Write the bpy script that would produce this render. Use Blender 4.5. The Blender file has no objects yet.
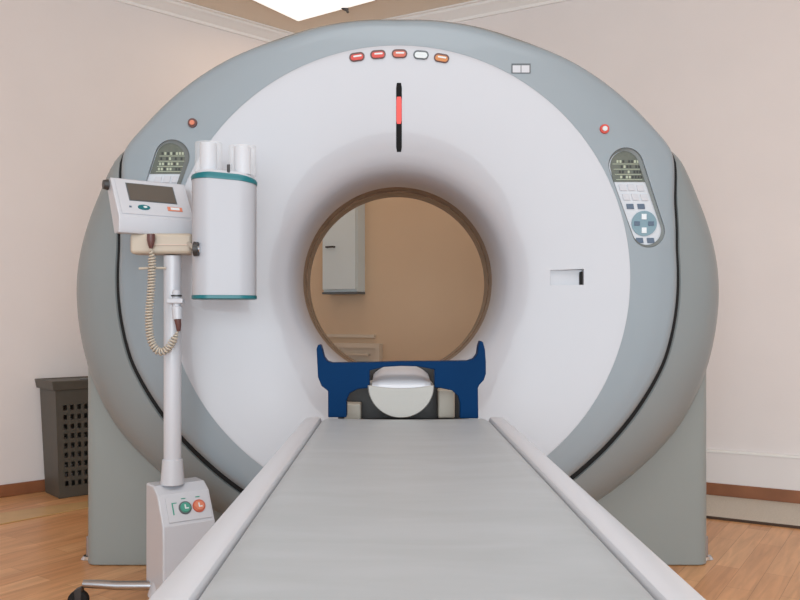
import bpy, bmesh, math, random
from mathutils import Vector, Matrix
random.seed(4)
S = bpy.context.scene
COL = S.collection
PI = math.pi

# ------------------------------------------------------------------ camera
FPX, HX, HY = 800.0, 393.0, 318.0          # focal length in px, vanishing point of the table axis
CX, CZ = -0.017, 0.91                      # camera position (y = 0), looking along +y
cam = bpy.data.cameras.new('camera')
cam.sensor_width = 36; cam.lens = 36.0
cam.shift_x = (400 - HX) / 800.0
cam.shift_y = (HY - 300) / 800.0
cam.clip_start = 0.02
co = bpy.data.objects.new('camera', cam); COL.objects.link(co)
co.location = (CX, 0, CZ); co.rotation_euler = (PI / 2, 0, 0)
S.camera = co

# ------------------------------------------------------------------ world, light, exposure
S.view_settings.view_transform = 'Standard'
S.view_settings.look = 'None'
S.view_settings.gamma = 1
S.view_settings.use_curve_mapping = False
S.view_settings.exposure = 0.1
w = bpy.data.worlds.new('world'); S.world = w; w.use_nodes = True
bg = w.node_tree.nodes['Background']
bg.inputs[0].default_value = (0.82, 0.92, 1.0, 1); bg.inputs[1].default_value = 0.92


def area(name, loc, rot, sx, sy, power, col):
    l = bpy.data.lights.new(name, 'AREA'); l.shape = 'RECTANGLE'
    l.size = sx; l.size_y = sy; l.energy = power; l.color = col
    o = bpy.data.objects.new(name, l); COL.objects.link(o)
    o.location = loc; o.rotation_euler = rot
    return o


# daylight through the window wall behind the camera
area('window_daylight', (0.1, -1.9, 1.30), (math.radians(88), 0, math.radians(1)), 3.2, 1.5, 92, (0.83, 0.93, 1.0))
# ceiling luminaires over the foot of the table
area('ceiling_luminaire_light', (0.1, 1.1, 2.70), (0, 0, math.radians(-31)), 1.5, 1.2, 22, (0.86, 0.94, 1.0))
# light of the luminaire behind the gantry
area('corner_luminaire_light', (-0.52, 4.50, 2.722), (0, 0, math.radians(-34)), 0.55, 0.55, 2.4, (1.0, 0.66, 0.36))


# ------------------------------------------------------------------ helpers
def P(px, py, D):
    return Vector((CX + (px - HX) / FPX * D, D, CZ + (HY - py) / FPX * D))


def srgb(r, g, b):
    f = lambda c: (c / 255.0 / 12.92) if c / 255.0 <= 0.04045 else ((c / 255.0 + 0.055) / 1.055) ** 2.4
    return (f(r), f(g), f(b), 1)


def mat(name, col, rough=0.5, metal=0.0, noise=0.0, nscale=20, bump=0.0, bscale=200, coat=0.0, trans=0.0, emit=None, estr=0):
    m = bpy.data.materials.new(name); m.use_nodes = True
    nt = m.node_tree; b = nt.nodes['Principled BSDF']
    b.inputs['Base Color'].default_value = col
    b.inputs['Roughness'].default_value = rough
    b.inputs['Metallic'].default_value = metal
    b.inputs['Coat Weight'].default_value = coat
    b.inputs['Transmission Weight'].default_value = trans
    tc = nt.nodes.new('ShaderNodeTexCoord')
    if noise:
        n = nt.nodes.new('ShaderNodeTexNoise'); n.inputs['Scale'].default_value = nscale
        n.inputs['Detail'].default_value = 4
        nt.links.new(tc.outputs['Object'], n.inputs['Vector'])
        r = nt.nodes.new('ShaderNodeValToRGB')
        r.color_ramp.elements[0].position = 0.3; r.color_ramp.elements[1].position = 0.7
        lo = [c * (1 - noise) for c in col[:3]] + [1]; hi = [min(1, c * (1 + noise)) for c in col[:3]] + [1]
        r.color_ramp.elements[0].color = lo; r.color_ramp.elements[1].color = hi
        nt.links.new(n.outputs['Fac'], r.inputs['Fac']); nt.links.new(r.outputs['Color'], b.inputs['Base Color'])
    if bump:
        n2 = nt.nodes.new('ShaderNodeTexNoise'); n2.inputs['Scale'].default_value = bscale
        nt.links.new(tc.outputs['Object'], n2.inputs['Vector'])
        bp = nt.nodes.new('ShaderNodeBump'); bp.inputs['Strength'].default_value = bump; bp.inputs['Distance'].default_value = 0.002
        nt.links.new(n2.outputs['Fac'], bp.inputs['Height']); nt.links.new(bp.outputs['Normal'], b.inputs['Normal'])
    if emit:
        b.inputs['Emission Color'].default_value = emit; b.inputs['Emission Strength'].default_value = estr
    return m


M = {}
M['wall'] = mat('wall_paint', srgb(240, 233, 231), 0.85, noise=0.015, nscale=3, bump=0.15, bscale=120)
M['wallb'] = mat('tan_wall_paint', srgb(218, 190, 160), 0.85, noise=0.015, nscale=3, bump=0.15, bscale=120)  # wall tone with the warm, dim light behind the gantry put into the colour
M['ceil'] = mat('ceiling_paint', srgb(236, 222, 204), 0.9, noise=0.01, nscale=2)
M['plaster'] = mat('moulding_plaster', srgb(248, 245, 242), 0.7)
M['base'] = mat('baseboard_wood', srgb(146, 92, 60), 0.45, noise=0.15, nscale=9)
M['grey'] = mat('gantry_grey_shell', srgb(143, 153, 160), 0.38, noise=0.01, nscale=4, coat=0.15)
M['housing'] = mat('housing_grey_shell', srgb(134, 140, 141), 0.4, noise=0.01, nscale=4, coat=0.1)
M['foot'] = mat('gantry_foot_grey', srgb(143, 149, 147), 0.42, noise=0.01, nscale=4, coat=0.1)
M['white'] = mat('white_shell', srgb(178, 177, 182), 0.33, noise=0.008, nscale=5, coat=0.2)
M['white3'] = mat('injector_case_white', srgb(177, 178, 184), 0.4)
M['white2'] = mat('white_plastic', srgb(196, 197, 203), 0.35, coat=0.2)
M['cream'] = mat('cream_plastic', srgb(190, 178, 162), 0.45)
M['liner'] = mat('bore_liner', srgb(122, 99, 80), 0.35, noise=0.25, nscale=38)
M['rubber'] = mat('black_rubber', srgb(9, 9, 11), 0.8)
M['dark'] = mat('dark_plastic', srgb(52, 50, 50), 0.45)
M['lcd'] = mat('lcd_grey', srgb(98, 102, 92), 0.25, noise=0.1, nscale=60)
M['lcdseg'] = mat('lcd_segments', srgb(176, 184, 160), 0.4)
M['lcddark'] = mat('lcd_dark_blocks', srgb(40, 42, 36), 0.4)
M['screen'] = mat('screen_glass', srgb(92, 86, 80), 0.2)
M['slot'] = mat('slot_black', srgb(6, 6, 7), 0.9)
M['teal'] = mat('teal_plastic', srgb(4, 104, 112), 0.35)
M['blue'] = mat('blue_plastic', srgb(0, 44, 84), 0.5, noise=0.05, nscale=8)
M['blue'].node_tree.nodes['Principled BSDF'].inputs['Specular IOR Level'].default_value = 0.06
M['red'] = mat('red_plastic', srgb(206, 70, 56), 0.4)
M['redlamp'] = mat('red_lamp', srgb(196, 66, 58), 0.3, emit=srgb(226, 80, 66), estr=0.05)
M['brownlamp'] = mat('red_brown_lamp', srgb(196, 96, 76), 0.3)
M['orange'] = mat('orange_lamp', srgb(196, 124, 66), 0.3)
M['laser'] = mat('red_laser_window', srgb(214, 60, 48), 0.4, emit=srgb(255, 50, 36), estr=0.3)
M['clear'] = mat('clear_lamp', srgb(214, 220, 222), 0.2)
M['bezel'] = mat('bezel_brown', srgb(96, 60, 56), 0.4)
M['bezelg'] = mat('bezel_grey', srgb(90, 96, 100), 0.4)
M['bezeld'] = mat('panel_bezel', srgb(108, 112, 110), 0.4)  # dark tone standing in for shade inside the panel recess
M['chrome'] = mat('chrome', srgb(205, 205, 208), 0.18, metal=1)
M['brush'] = mat('brushed_steel', srgb(176, 176, 180), 0.32, metal=1)
M['pad'] = mat('console_pad_blue', srgb(120, 148, 160), 0.4)
M['padkey'] = mat('key_light', srgb(222, 228, 232), 0.4)
M['key'] = mat('key_dark', srgb(84, 100, 120), 0.4)
M['panel'] = mat('panel_face', srgb(202, 206, 212), 0.4)
M['green'] = mat('green_button', srgb(70, 150, 132), 0.35)
M['copper'] = mat('orange_button', srgb(214, 128, 100), 0.35)
M['basket'] = mat('basket_plastic', srgb(84, 80, 72), 0.5, noise=0.05, nscale=30)
M['runner'] = mat('floor_runner', srgb(208, 199, 186), 0.9, noise=0.12, nscale=160, bump=0.5, bscale=400)
M['runedge'] = mat('runner_edge', srgb(74, 56, 44), 0.8)
M['thresh'] = mat('pale_wood_strip', srgb(206, 168, 116), 0.4, noise=0.06, nscale=12)
M['cab'] = mat('cabinet_white', srgb(216, 226, 228), 0.5)
M['glass'] = mat('syringe_sleeve', (0.95, 0.96, 0.98, 1), 0.15)
M['glass'].node_tree.nodes['Principled BSDF'].inputs['Alpha'].default_value = 0.22
M['lamp'] = mat('luminaire_diffuser', srgb(250, 248, 244), 0.5, emit=(1, 0.97, 0.93, 1), estr=0.75)
M['cradlepad'] = mat('cradle_cushion', srgb(172, 168, 162), 0.6, bump=0.2)
M['carbon'] = mat('dark_support', srgb(44, 37, 32), 0.4)
M['tan'] = mat('tan_plastic', srgb(206, 184, 170), 0.45)


def mat_mat():
    m = bpy.data.materials.new('table_mattress_vinyl'); m.use_nodes = True
    nt = m.node_tree; b = nt.nodes['Principled BSDF']
    b.inputs['Roughness'].default_value = 0.42
    tc = nt.nodes.new('ShaderNodeTexCoord'); mp = nt.nodes.new('ShaderNodeMapping')
    mp.inputs['Rotation'].default_value = (0, 0, 0.12); mp.inputs['Scale'].default_value = (3, 11, 3)
    n = nt.nodes.new('ShaderNodeTexNoise'); n.inputs['Scale'].default_value = 1.6; n.inputs['Detail'].default_value = 7
    n.inputs['Distortion'].default_value = 0.5
    r = nt.nodes.new('ShaderNodeValToRGB')
    r.color_ramp.elements[0].position = 0.32; r.color_ramp.elements[0].color = srgb(160, 164, 167)
    r.color_ramp.elements[1].position = 0.68; r.color_ramp.elements[1].color = srgb(168, 172, 176)
    nt.links.new(tc.outputs['Object'], mp.inputs[0]); nt.links.new(mp.outputs[0], n.inputs['Vector'])
    nt.links.new(n.outputs['Fac'], r.inputs['Fac']); nt.links.new(r.outputs['Color'], b.inputs['Base Color'])
    bp = nt.nodes.new('ShaderNodeBump'); bp.inputs['Strength'].default_value = 0.12; bp.inputs['Distance'].default_value = 0.003
    nt.links.new(n.outputs['Fac'], bp.inputs['Height']); nt.links.new(bp.outputs['Normal'], b.inputs['Normal'])
    return m


M['mattress'] = mat_mat()


def floor_mat():
    m = bpy.data.materials.new('laminate_planks'); m.use_nodes = True
    nt = m.node_tree; b = nt.nodes['Principled BSDF']; N = nt.nodes.new; L = nt.links.new
    b.inputs['Roughness'].default_value = 0.34
    tc = N('ShaderNodeTexCoord'); mp = N('ShaderNodeMapping')
    mp.inputs['Rotation'].default_value = (0, 0, -math.radians(56))
    L(tc.outputs['Object'], mp.inputs[0])
    br = N('ShaderNodeTexBrick')
    br.inputs['Scale'].default_value = 1; br.inputs['Brick Width'].default_value = 0.62; br.inputs['Row Height'].default_value = 0.085
    br.inputs['Mortar Size'].default_value = 0.0009; br.inputs['Bias'].default_value = 0
    br.inputs['Color1'].default_value = srgb(230, 178, 128); br.inputs['Color2'].default_value = srgb(212, 154, 104)
    br.inputs['Mortar'].default_value = srgb(180, 124, 82)
    br.offset = 0.37; br.offset_frequency = 2
    L(mp.outputs[0], br.inputs['Vector'])
    mp2 = N('ShaderNodeMapping'); mp2.inputs['Scale'].default_value = (2.5, 26, 1); L(mp.outputs[0], mp2.inputs[0])
    n = N('ShaderNodeTexNoise'); n.inputs['Scale'].default_value = 1.4; n.inputs['Detail'].default_value = 6; n.inputs['Distortion'].default_value = 0.7
    L(mp2.outputs[0], n.inputs['Vector'])
    r = N('ShaderNodeValToRGB'); r.color_ramp.elements[0].position = 0.3; r.color_ramp.elements[1].position = 0.72
    r.color_ramp.elements[0].color = (0.78, 0.72, 0.66, 1); r.color_ramp.elements[1].color = (1.08, 1.06, 1.04, 1)
    L(n.outputs['Fac'], r.inputs['Fac'])
    mx = N('ShaderNodeMix'); mx.data_type = 'RGBA'; mx.blend_type = 'MULTIPLY'; mx.inputs[0].default_value = 1
    L(br.outputs['Color'], mx.inputs[6]); L(r.outputs['Color'], mx.inputs[7]); L(mx.outputs[2], b.inputs['Base Color'])
    return m


M['floor'] = floor_mat()


def empty(name, loc, label, cat, group=None):
    o = bpy.data.objects.new(name, None); COL.objects.link(o)
    o.location = loc; o.empty_display_size = 0.1
    o['label'] = label; o['category'] = cat
    if group: o['group'] = group
    return o


def root_loc(o):
    v = Vector((0, 0, 0))
    while o is not None:
        v += o.location; o = o.parent
    return v


def obj(name, bm, m, parent=None, smooth=True, angle=38, kind=None, label=None, cat=None, bevel=0.0, segs=3):
    """bm holds world coordinates; links it as one mesh object under parent."""
    me = bpy.data.meshes.new(name)
    off = root_loc(parent)
    bmesh.ops.translate(bm, verts=bm.verts, vec=-off)
    bmesh.ops.recalc_face_normals(bm, faces=bm.faces)
    bm.to_mesh(me); bm.free()
    ms = m if isinstance(m, (list, tuple)) else [m]
    for q in ms: me.materials.append(q)
    o = bpy.data.objects.new(name, me); COL.objects.link(o)
    if parent: o.parent = parent
    if smooth:
        for p in me.polygons: p.use_smooth = True
        try:
            me.set_sharp_from_angle(angle=math.radians(angle))
        except Exception:
            pass
    if bevel:
        b = o.modifiers.new('bevel', 'BEVEL'); b.width = bevel; b.segments = segs; b.limit_method = 'ANGLE'
        b.angle_limit = math.radians(35); b.harden_normals = True
    if kind: o['kind'] = kind
    if label: o['label'] = label
    if cat: o['category'] = cat
    return o


def boxbm(bm, c, s, rz=0, M4=None):
    mm = Matrix.Translation(Vector(c)) @ Matrix.Rotation(rz, 4, 'Z')
    if M4 is not None: mm = M4
    r = bmesh.ops.create_cube(bm, size=1, matrix=mm @ Matrix.Diagonal((s[0], s[1], s[2], 1)))
    return r['verts']


def box(c, s, rz=0):
    bm = bmesh.new(); boxbm(bm, c, s, rz); return bm


def cyl(a, b, r1, r2=None, n=32, bm=None):
    if r2 is None: r2 = r1
    if bm is None: bm = bmesh.new()
    a = Vector(a); b = Vector(b); d = b - a
    q = d.to_track_quat('Z', 'Y').to_matrix().to_4x4()
    bmesh.ops.create_cone(bm, cap_ends=True, segments=n, radius1=r1, radius2=r2, depth=d.length, matrix=Matrix.Translation((a + b) / 2) @ q)
    return bm


def tube(pts, r, n=10, bm=None, closed=False):
    if bm is None: bm = bmesh.new()
    pts = [Vector(p) for p in pts]; rings = []
    up = Vector((0, 0, 1)); prev = None
    for i, p in enumerate(pts):
        t = (pts[min(i + 1, len(pts) - 1)] - pts[max(i - 1, 0)]).normalized()
        if prev is None:
            a = t.cross(up)
            if a.length < 0.1: a = t.cross(Vector((1, 0, 0)))
        else:
            a = prev - t * prev.dot(t)
        a.normalize(); prev = a; b = t.cross(a)
        rr = r[i] if isinstance(r, (list, tuple)) else r
        rings.append([bm.verts.new(p + (a * math.cos(2 * PI * k / n) + b * math.sin(2 * PI * k / n)) * rr) for k in range(n)])
    for i in range(len(rings) - 1):
        for k in range(n):
            bm.faces.new((rings[i][k], rings[i][(k + 1) % n], rings[i + 1][(k + 1) % n], rings[i + 1][k]))
    bm.faces.new(rings[0]); bm.faces.new(list(reversed(rings[-1])))
    return bm


def prism(pts, vec, bm=None):
    """closed polygon (3D points) extruded by vec"""
    if bm is None: bm = bmesh.new()
    vec = Vector(vec)
    a = [bm.verts.new(Vector(p)) for p in pts]; b = [bm.verts.new(Vector(p) + vec) for p in pts]
    n = len(a)
    bm.faces.new(a); bm.faces.new(list(reversed(b)))
    for i in range(n): bm.faces.new((a[i], a[(i + 1) % n], b[(i + 1) % n], b[i]))
    return bm


def boolean_cut(o, cutters):
    for c in cutters:
        md = o.modifiers.new('cut', 'BOOLEAN'); md.operation = 'DIFFERENCE'; md.solver = 'EXACT'; md.object = c
    bpy.context.view_layer.update()
    dg = bpy.context.evaluated_depsgraph_get()
    me = bpy.data.meshes.new_from_object(o.evaluated_get(dg))
    o.modifiers.clear(); old = o.data; o.data = me; bpy.data.meshes.remove(old)
    for c in cutters:
        bpy.data.objects.remove(c, do_unlink=True)
    for p in me.polygons: p.use_smooth = True
    me.set_sharp_from_angle(angle=math.radians(35))


# ------------------------------------------------------------------ room
CROWN = 2.685; CEIL = 2.755


def rv(px): return 177 + 0.10 * (px - 707)
def lv(px): return 151.8 - 0.14 * (px - 195)


def wallpt(px, v):
    d = CZ * FPX / v
    return Vector((CX + (px - HX) / FPX * d, d, 0))


cx0 = (151.8 + 0.14 * 195 - 177 + 0.10 * 707) / 0.24
A = wallpt(cx0, rv(cx0))                    # room corner
Rf = wallpt(1000, rv(1000)); Lf = wallpt(-200, lv(-200))
ru = (Rf - A).normalized(); lu = (Lf - A).normalized()
Rend = A + ru * 6.2; Lend = A + lu * 5.6
rn = Vector((ru.y, -ru.x, 0)); rn = rn if rn.y < 0 else -rn      # into the room
ln = Vector((lu.y, -lu.x, 0)); ln = ln if ln.x > 0 else -ln
TH = 0.12


def slab(p, q, n, z0, z1, off0, off1, bm=None):
    return prism([p + n * off0 + Vector((0, 0, z0)), q + n * off0 + Vector((0, 0, z0)), q + n * off0 + Vector((0, 0, z1)), p + n * off0 + Vector((0, 0, z1))],
                 n * (off1 - off0), bm)


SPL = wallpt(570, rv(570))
obj('wall_back', slab(A + ru * 0.01, SPL, rn, 0, 2.22, 0.0002, 0.008), M['wallb'], smooth=False, kind='structure')  # added lining; its tan stands in for warm light on the same wall
obj('wall_right', slab(A - ru * 0.3, Rend, rn, 0, CEIL, -TH, 0), M['wall'], smooth=False, kind='structure')
obj('wall_left', slab(A + lu * 0.0, Lend, ln, 0, CEIL, -TH, 0), M['wall'], smooth=False, kind='structure')
fl = [A - (rn + ln) * 0.3, Rend - rn * 0.3, Vector((Rend.x, -2.4, 0)), Vector((Lend.x, -2.4, 0)), Lend - ln * 0.3]
obj('floor', prism([p + Vector((0, 0, -0.08)) for p in fl], (0, 0, 0.08)), M['floor'], smooth=False, kind='structure')
obj('ceiling', prism([p + Vector((0, 0, CEIL)) for p in fl], (0, 0, 0.1)), M['ceil'], smooth=False, kind='structure')


def crown(p, u, n, L, name):
    prof = [(0, CROWN - 0.005), (0.012, CROWN - 0.005), (0.014, CROWN + 0.012), (0.028, CROWN + 0.02), (0.04, CROWN + 0.036),
            (0.062, CROWN + 0.048), (0.068, CROWN + 0.06), (0.085, CROWN + 0.062), (0.085, CEIL), (0, CEIL)]
    obj(name, prism([p + n * (a + 0.0005) + Vector((0, 0, z - 0.0005)) for a, z in prof], u * L), M['plaster'], angle=30, kind='structure')


crown(A, ru, rn, 6.1, 'trim_1')
crown(A, lu, ln, 5.5, 'trim_2')
obj('baseboard_right', slab(A + ru * 0.02, Rend, rn, 0.0, 0.068, 0.001, 0.018), M['base'], smooth=False, kind='structure', bevel=0.004)
obj('baseboard_left', slab(A + lu * 0.02, Lend, ln, 0.0, 0.062, 0.001, 0.018), M['base'], smooth=False, kind='structure', bevel=0.004)
# shallow boarded dado on the right wall with a slim rail on top
obj('trim_3', slab(A + ru * 0.02, Rend, rn, 0.068, 0.225, 0.001, 0.012), M['wall'], smooth=False, kind='structure')
obj('trim_4', slab(A + ru * 0.02, Rend, rn, 0.225, 0.238, 0.001, 0.022), M['plaster'], smooth=False, kind='structure', bevel=0.003)
# pale wood strip let into the floor on the left
strip = [wallpt(-150, 196 + 0.136 * 150), wallpt(180, 196 - 0.136 * 180), wallpt(180, 207 - 0.19 * 180), wallpt(-150, 207 + 0.19 * 150)]
obj('trim_5', prism([p + Vector((0, 0, 0.0005)) for p in strip], (0, 0, 0.005)), M['thresh'], smooth=False, kind='structure', bevel=0.002)

# ------------------------------------------------------------------ runner along the right wall
rt = empty('floor_runner', A + ru * 3.0 + rn * 0.28, 'grey-beige floor runner lying along the right wall beside the brown baseboard', 'floor mat')
obj('carpet', slab(A + ru * 1.6, A + ru * 5.9, rn, 0.001, 0.007, 0.022, 0.50), M['runner'], rt, smooth=False)
obj('edge_binding', slab(A + ru * 1.6, A + ru * 5.9, rn, 0.001, 0.010, 0.50, 0.514), M['runedge'], rt, smooth=False, label='dark binding edge')

# ------------------------------------------------------------------ ceiling luminaire and detector
lc = P(298, 18, (CEIL - CZ) * FPX / 300.0); lc.z = CEIL
d1 = Vector((-0.56, -0.83, 0)).normalized(); d2 = Vector((0.83, -0.56, 0)).normalized()
lr = empty('ceiling_light', lc + (d1 + d2) * 0.3, 'square white glowing ceiling light panel above the scanner', 'ceiling light')
def quadz(p, a, b, z0, z1): return prism([p + Vector((0, 0, z0 - p.z)), p + a + Vector((0, 0, z0 - p.z)), p + a + b + Vector((0, 0, z0 - p.z)), p + b + Vector((0, 0, z0 - p.z))], (0, 0, z1 - z0))
obj('diffuser', quadz(lc + (d1 + d2) * 0.012, d1 * 0.576, d2 * 0.576, CEIL - 0.026, CEIL - 0.012), M['lamp'], lr, smooth=False)
obj('frame', quadz(lc, d1 * 0.6, d2 * 0.6, CEIL - 0.02, CEIL - 0.001), M['plaster'], lr, smooth=False)
dp = P(344, 9, (CEIL - CZ - 0.03) * FPX / 309.0)
dr = empty('smoke_detector', Vector((dp.x, dp.y, CEIL)), 'tiny dark ceiling sensor next to the square light panel', 'detector')
obj('housing', cyl((dp.x, dp.y, CEIL - 0.001), (dp.x, dp.y, CEIL - 0.014), 0.028, 0.024), M['plaster'], dr)
obj('sensor', tube([Vector((dp.x - 0.02, dp.y, CEIL - 0.014)), Vector((dp.x - 0.004, dp.y, CEIL - 0.026)), Vector((dp.x + 0.018, dp.y, CEIL - 0.034)), Vector((dp.x + 0.024, dp.y, CEIL - 0.052))],
                     [0.006, 0.011, 0.011, 0.007], 12), M['dark'], dr)

# ------------------------------------------------------------------ wall cabinet and vent seen through the bore
kx = wallpt(323, rv(323)); kt = (kx - A).dot(ru)
cab = empty('wall_cabinet', A + ru * (kt + 0.14) + Vector((0, 0, 1.08)), 'white wall cabinet with a small handle seen through the scanner opening', 'cabinet')
cw = 0.255; c0 = A + ru * (kt + 0.07); c1 = c0 + ru * cw
obj('body', slab(c0, c1, rn, 1.075, 1.78, 0.001, 0.10), M['cab'], cab, smooth=False, bevel=0.003)
door = obj('door', slab(c0 + ru * 0.004, c1 - ru * 0.004, rn, 1.09, 1.775, 0.101, 0.118), M['cab'], cab, smooth=False, bevel=0.003)
hp = c0 + ru * 0.045 + rn * 0.119 + Vector((0, 0, 1.36))
obj('handle', tube([hp, hp + rn * 0.02, hp + rn * 0.024 + ru * 0.05, hp + rn * 0.002 + ru * 0.055], 0.006, 8), M['dark'], door)
obj('bottom_trim', slab(c0 - ru * 0.002, c1 + ru * 0.002, rn, 1.062, 1.0745, 0.001, 0.112), M['bezelg'], cab, smooth=False)
vx = A + ru * (kt + 0.045)
dv = 0.05
vent = empty('wall_vent', vx + ru * 0.17 + Vector((0, 0, 0.55)), 'beige louvred wall vent low on the wall behind the scanner opening', 'vent')
v0 = vx - ru * 0.02; v1 = vx + ru * 0.41
M['vent'] = mat('vent_beige', srgb(214, 198, 178), 0.5)
obj('back_plate', slab(v0, v1, rn, 0.34, 0.75, 0.001, 0.03), M['vent'], vent, smooth=False, bevel=0.003)
fb = bmesh.new()
slab(v0, v1, rn, 0.72, 0.75, 0.031, 0.05, fb); slab(v0, v1, rn, 0.34, 0.37, 0.031, 0.05, fb)
slab(v0, v0 + ru * 0.03, rn, 0.37, 0.72, 0.031, 0.05, fb); slab(v1 - ru * 0.03, v1, rn, 0.37, 0.72, 0.031, 0.05, fb)
obj('frame', fb, M['vent'], vent, smooth=False)
for k in range(5):
    z = 0.685 - k * 0.05
    obj('louvre', slab(v0 + ru * 0.08, v1 - ru * 0.08, rn, z - 0.012, z, 0.031, 0.052), M['bezelg'] if k % 2 else M['vent'], vent, smooth=False)
obj('top_ledge', slab(v0 - ru * 0.1, v1 - ru * 0.05, rn, 0.785, 0.805, 0.001, 0.03), M['vent'], vent, smooth=False)

# ------------------------------------------------------------------ CT gantry
AXZ = 1.047
gan = empty('ct_scanner_gantry', (0, 3.15, 0), 'large grey and white ring-shaped scanner gantry with a round opening', 'scanner')
FR = [(0, -258), (52, -256), (117, -239), (172, -218), (227, -179.5), (256, -150), (276, -127), (276, -78), (278, -30), (278, 28), (266, 82), (244, 122),
      (218, 156), (190, 184), (166, 204), (120, 232), (60, 250), (0, 256)]
BR = [(0, -261), (52, -259), (117, -243), (172, -219), (227, -180), (254, -152), (272, -125), (289, -101), (303, -73), (318, -28), (322, -3), (322, 30), (309, 96), (284, 148), (235, 198),
      (197, 226), (130, 252), (60, 262), (0, 264)]


def polar(pts, D, cpx=398.0, cpy=278.0):
    out = []
    for dx, dy in pts:
        p = P(cpx + dx, cpy + dy, D)
        out.append((math.atan2(p.x, p.z - AXZ), math.hypot(p.x, p.z - AXZ)))   # angle from the top
    out[0] = (0.0, out[0][1]); out[-1] = (PI, out[-1][1])
    return out


def smoothfn(tab, sig):
    """piecewise linear in angle, gaussian-smoothed, mirrored left/right; returns table of 720"""
    N = 720; raw = []
    for i in range(N):
        a = 2 * PI * i / N
        if a > PI: a = 2 * PI - a
        for j in range(len(tab) - 1):
            if tab[j][0] <= a <= tab[j + 1][0] + 1e-9:
                t = (a - tab[j][0]) / (tab[j + 1][0] - tab[j][0]); 
                # interpolate in cartesian so straight runs stay straight
                x = tab[j][1] * math.sin(tab[j][0]) * (1 - t) + tab[j + 1][1] * math.sin(tab[j + 1][0]) * t
                raw.append(tab[j][1] * (1 - t) + tab[j + 1][1] * t); break
        else:
            raw.append(tab[-1][1])
    k = int(sig * 3); ws = [math.exp(-0.5 * (q / sig) ** 2) for q in range(-k, k + 1)]; sw = sum(ws)
    return [sum(raw[(i + q) % N] * ws[q + k] for q in range(-k, k + 1)) / sw for i in range(N)]


FT = smoothfn(polar(FR, 2.75), 3)
BT = smoothfn(polar(BR, 2.89), 5)
NA = 240


def F(i): return FT[int(i * 720 / NA) % 720]
def B(i): return max(BT[int(i * 720 / NA) % 720], FT[int(i * 720 / NA) % 720] + 0.014)


def seamw(i):
    a = 360.0 * i / NA
    a = min(a, 360 - a)
    if a < 64: return 0.0
    t = min(1, (a - 64) / 3.5)
    return 0.0115 * t + 0.006 * max(0, min(1, (a - 85) / 45.0))


def ringloft(rows, closed=True):
    """rows: list of functions i -> (r, D). Lofts around the bore axis; closed joins the last row to the first."""
    bm = bmesh.new(); g = []
    for fn in rows:
        row = []
        for i in range(NA):
            r, D = fn(i); a = 2 * PI * i / NA
            row.append(bm.verts.new((r * math.sin(a), D, AXZ + r * math.cos(a))))
        g.append(row)
    R = len(g)
    for j in range(R if closed else R - 1):
        for i in range(NA):
            bm.faces.new((g[j][i], g[j][(i + 1) % NA], g[(j + 1) % R][(i + 1) % NA], g[(j + 1) % R][i]))
    return bm


RW = 0.789
def c(r, D): return lambda i: (r, D)
def fo(off, D): return lambda i: (F(i) + off, D)
rows = [c(RW, 2.76), c(RW, 2.7215), c(RW + 0.0015, 2.720), lambda i: (RW + (F(i) - RW) * 0.5, 2.720), fo(-0.034, 2.7215), fo(-0.022, 2.725), fo(-0.011, 2.733), fo(-0.004, 2.745), fo(0, 2.762), fo(0, 2.84),
        fo(-0.02, 2.85), c(RW + 0.02, 2.85)]
front = obj('front_cover', ringloft(rows), M['grey'], gan)

# rear body: bulges outward behind the seam
def bl(t, D, k=1.0):
    def f(i):
        a = F(i) + seamw(i)
        an = 360.0 * i / NA; an = min(an, 360 - an)
        sh = max(0, min(1, (69 - an) / 8.0)); sh = sh * sh * (3 - 2 * sh)
        return ((a + (B(i) - a) * t) * k, D + 0.075 * sh * max(0, 1 - (D - 2.766) / 0.25))
    return f
rows = [lambda i: (F(i) + seamw(i) * 0.9 - 0.0005, 2.846), bl(0, 2.772), bl(0.03, 2.766), bl(0.1, 2.767), bl(0.32, 2.775), bl(0.58, 2.795), bl(0.8, 2.83), bl(0.93, 2.87), bl(0.99, 2.92), bl(1, 2.97), bl(1, 3.05), bl(1, 3.18, 0.99),
        bl(1, 3.32, 0.965), bl(1, 3.42, 0.92), bl(1, 3.49, 0.85), c(0.80, 3.52), c(0.70, 3.52), c(0.55, 3.47), c(0.45, 3.38), c(0.44, 3.36),
        c(0.46, 3.34), c(0.5, 3.2), c(0.86, 2.90)]
obj('rear_housing', ringloft(rows), M['housing'], gan)
# black seam between front cover and housing
rows = [fo(0.0006, 2.845), fo(0.0006, 2.766), lambda i: (F(i) + seamw(i) * 0.93 + 0.0007, 2.766), lambda i: (F(i) + seamw(i) * 0.88 + 0.0007, 2.845)]
obj('seam_gasket', ringloft(rows), M['rubber'], gan)

# white funnel
RB = 0.3535
FUN = [(0.7888, 2.7230), (0.7855, 2.7210), (0.70, 2.737), (0.60, 2.757), (0.50, 2.778), (0.45, 2.791), (0.42, 2.802), (0.397, 2.818), (0.379, 2.844), (0.366, 2.885), (0.358, 2.935), (RB, 3.005)]


def dense(tab, n=6):
    out = []
    for j in range(len(tab) - 1):
        p0 = tab[max(j - 1, 0)]; p1 = tab[j]; p2 = tab[j + 1]; p3 = tab[min(j + 2, len(tab) - 1)]
        for k in range(n):
            t = k / n
            out.append(tuple(0.5 * ((2 * p1[q]) + (-p0[q] + p2[q]) * t + (2 * p0[q] - 5 * p1[q] + 4 * p2[q] - p3[q]) * t * t + (-p0[q] + 3 * p1[q] - 3 * p2[q] + p3[q]) * t ** 3) for q in (0, 1)))
    out.append(tab[-1]); return out


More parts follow.
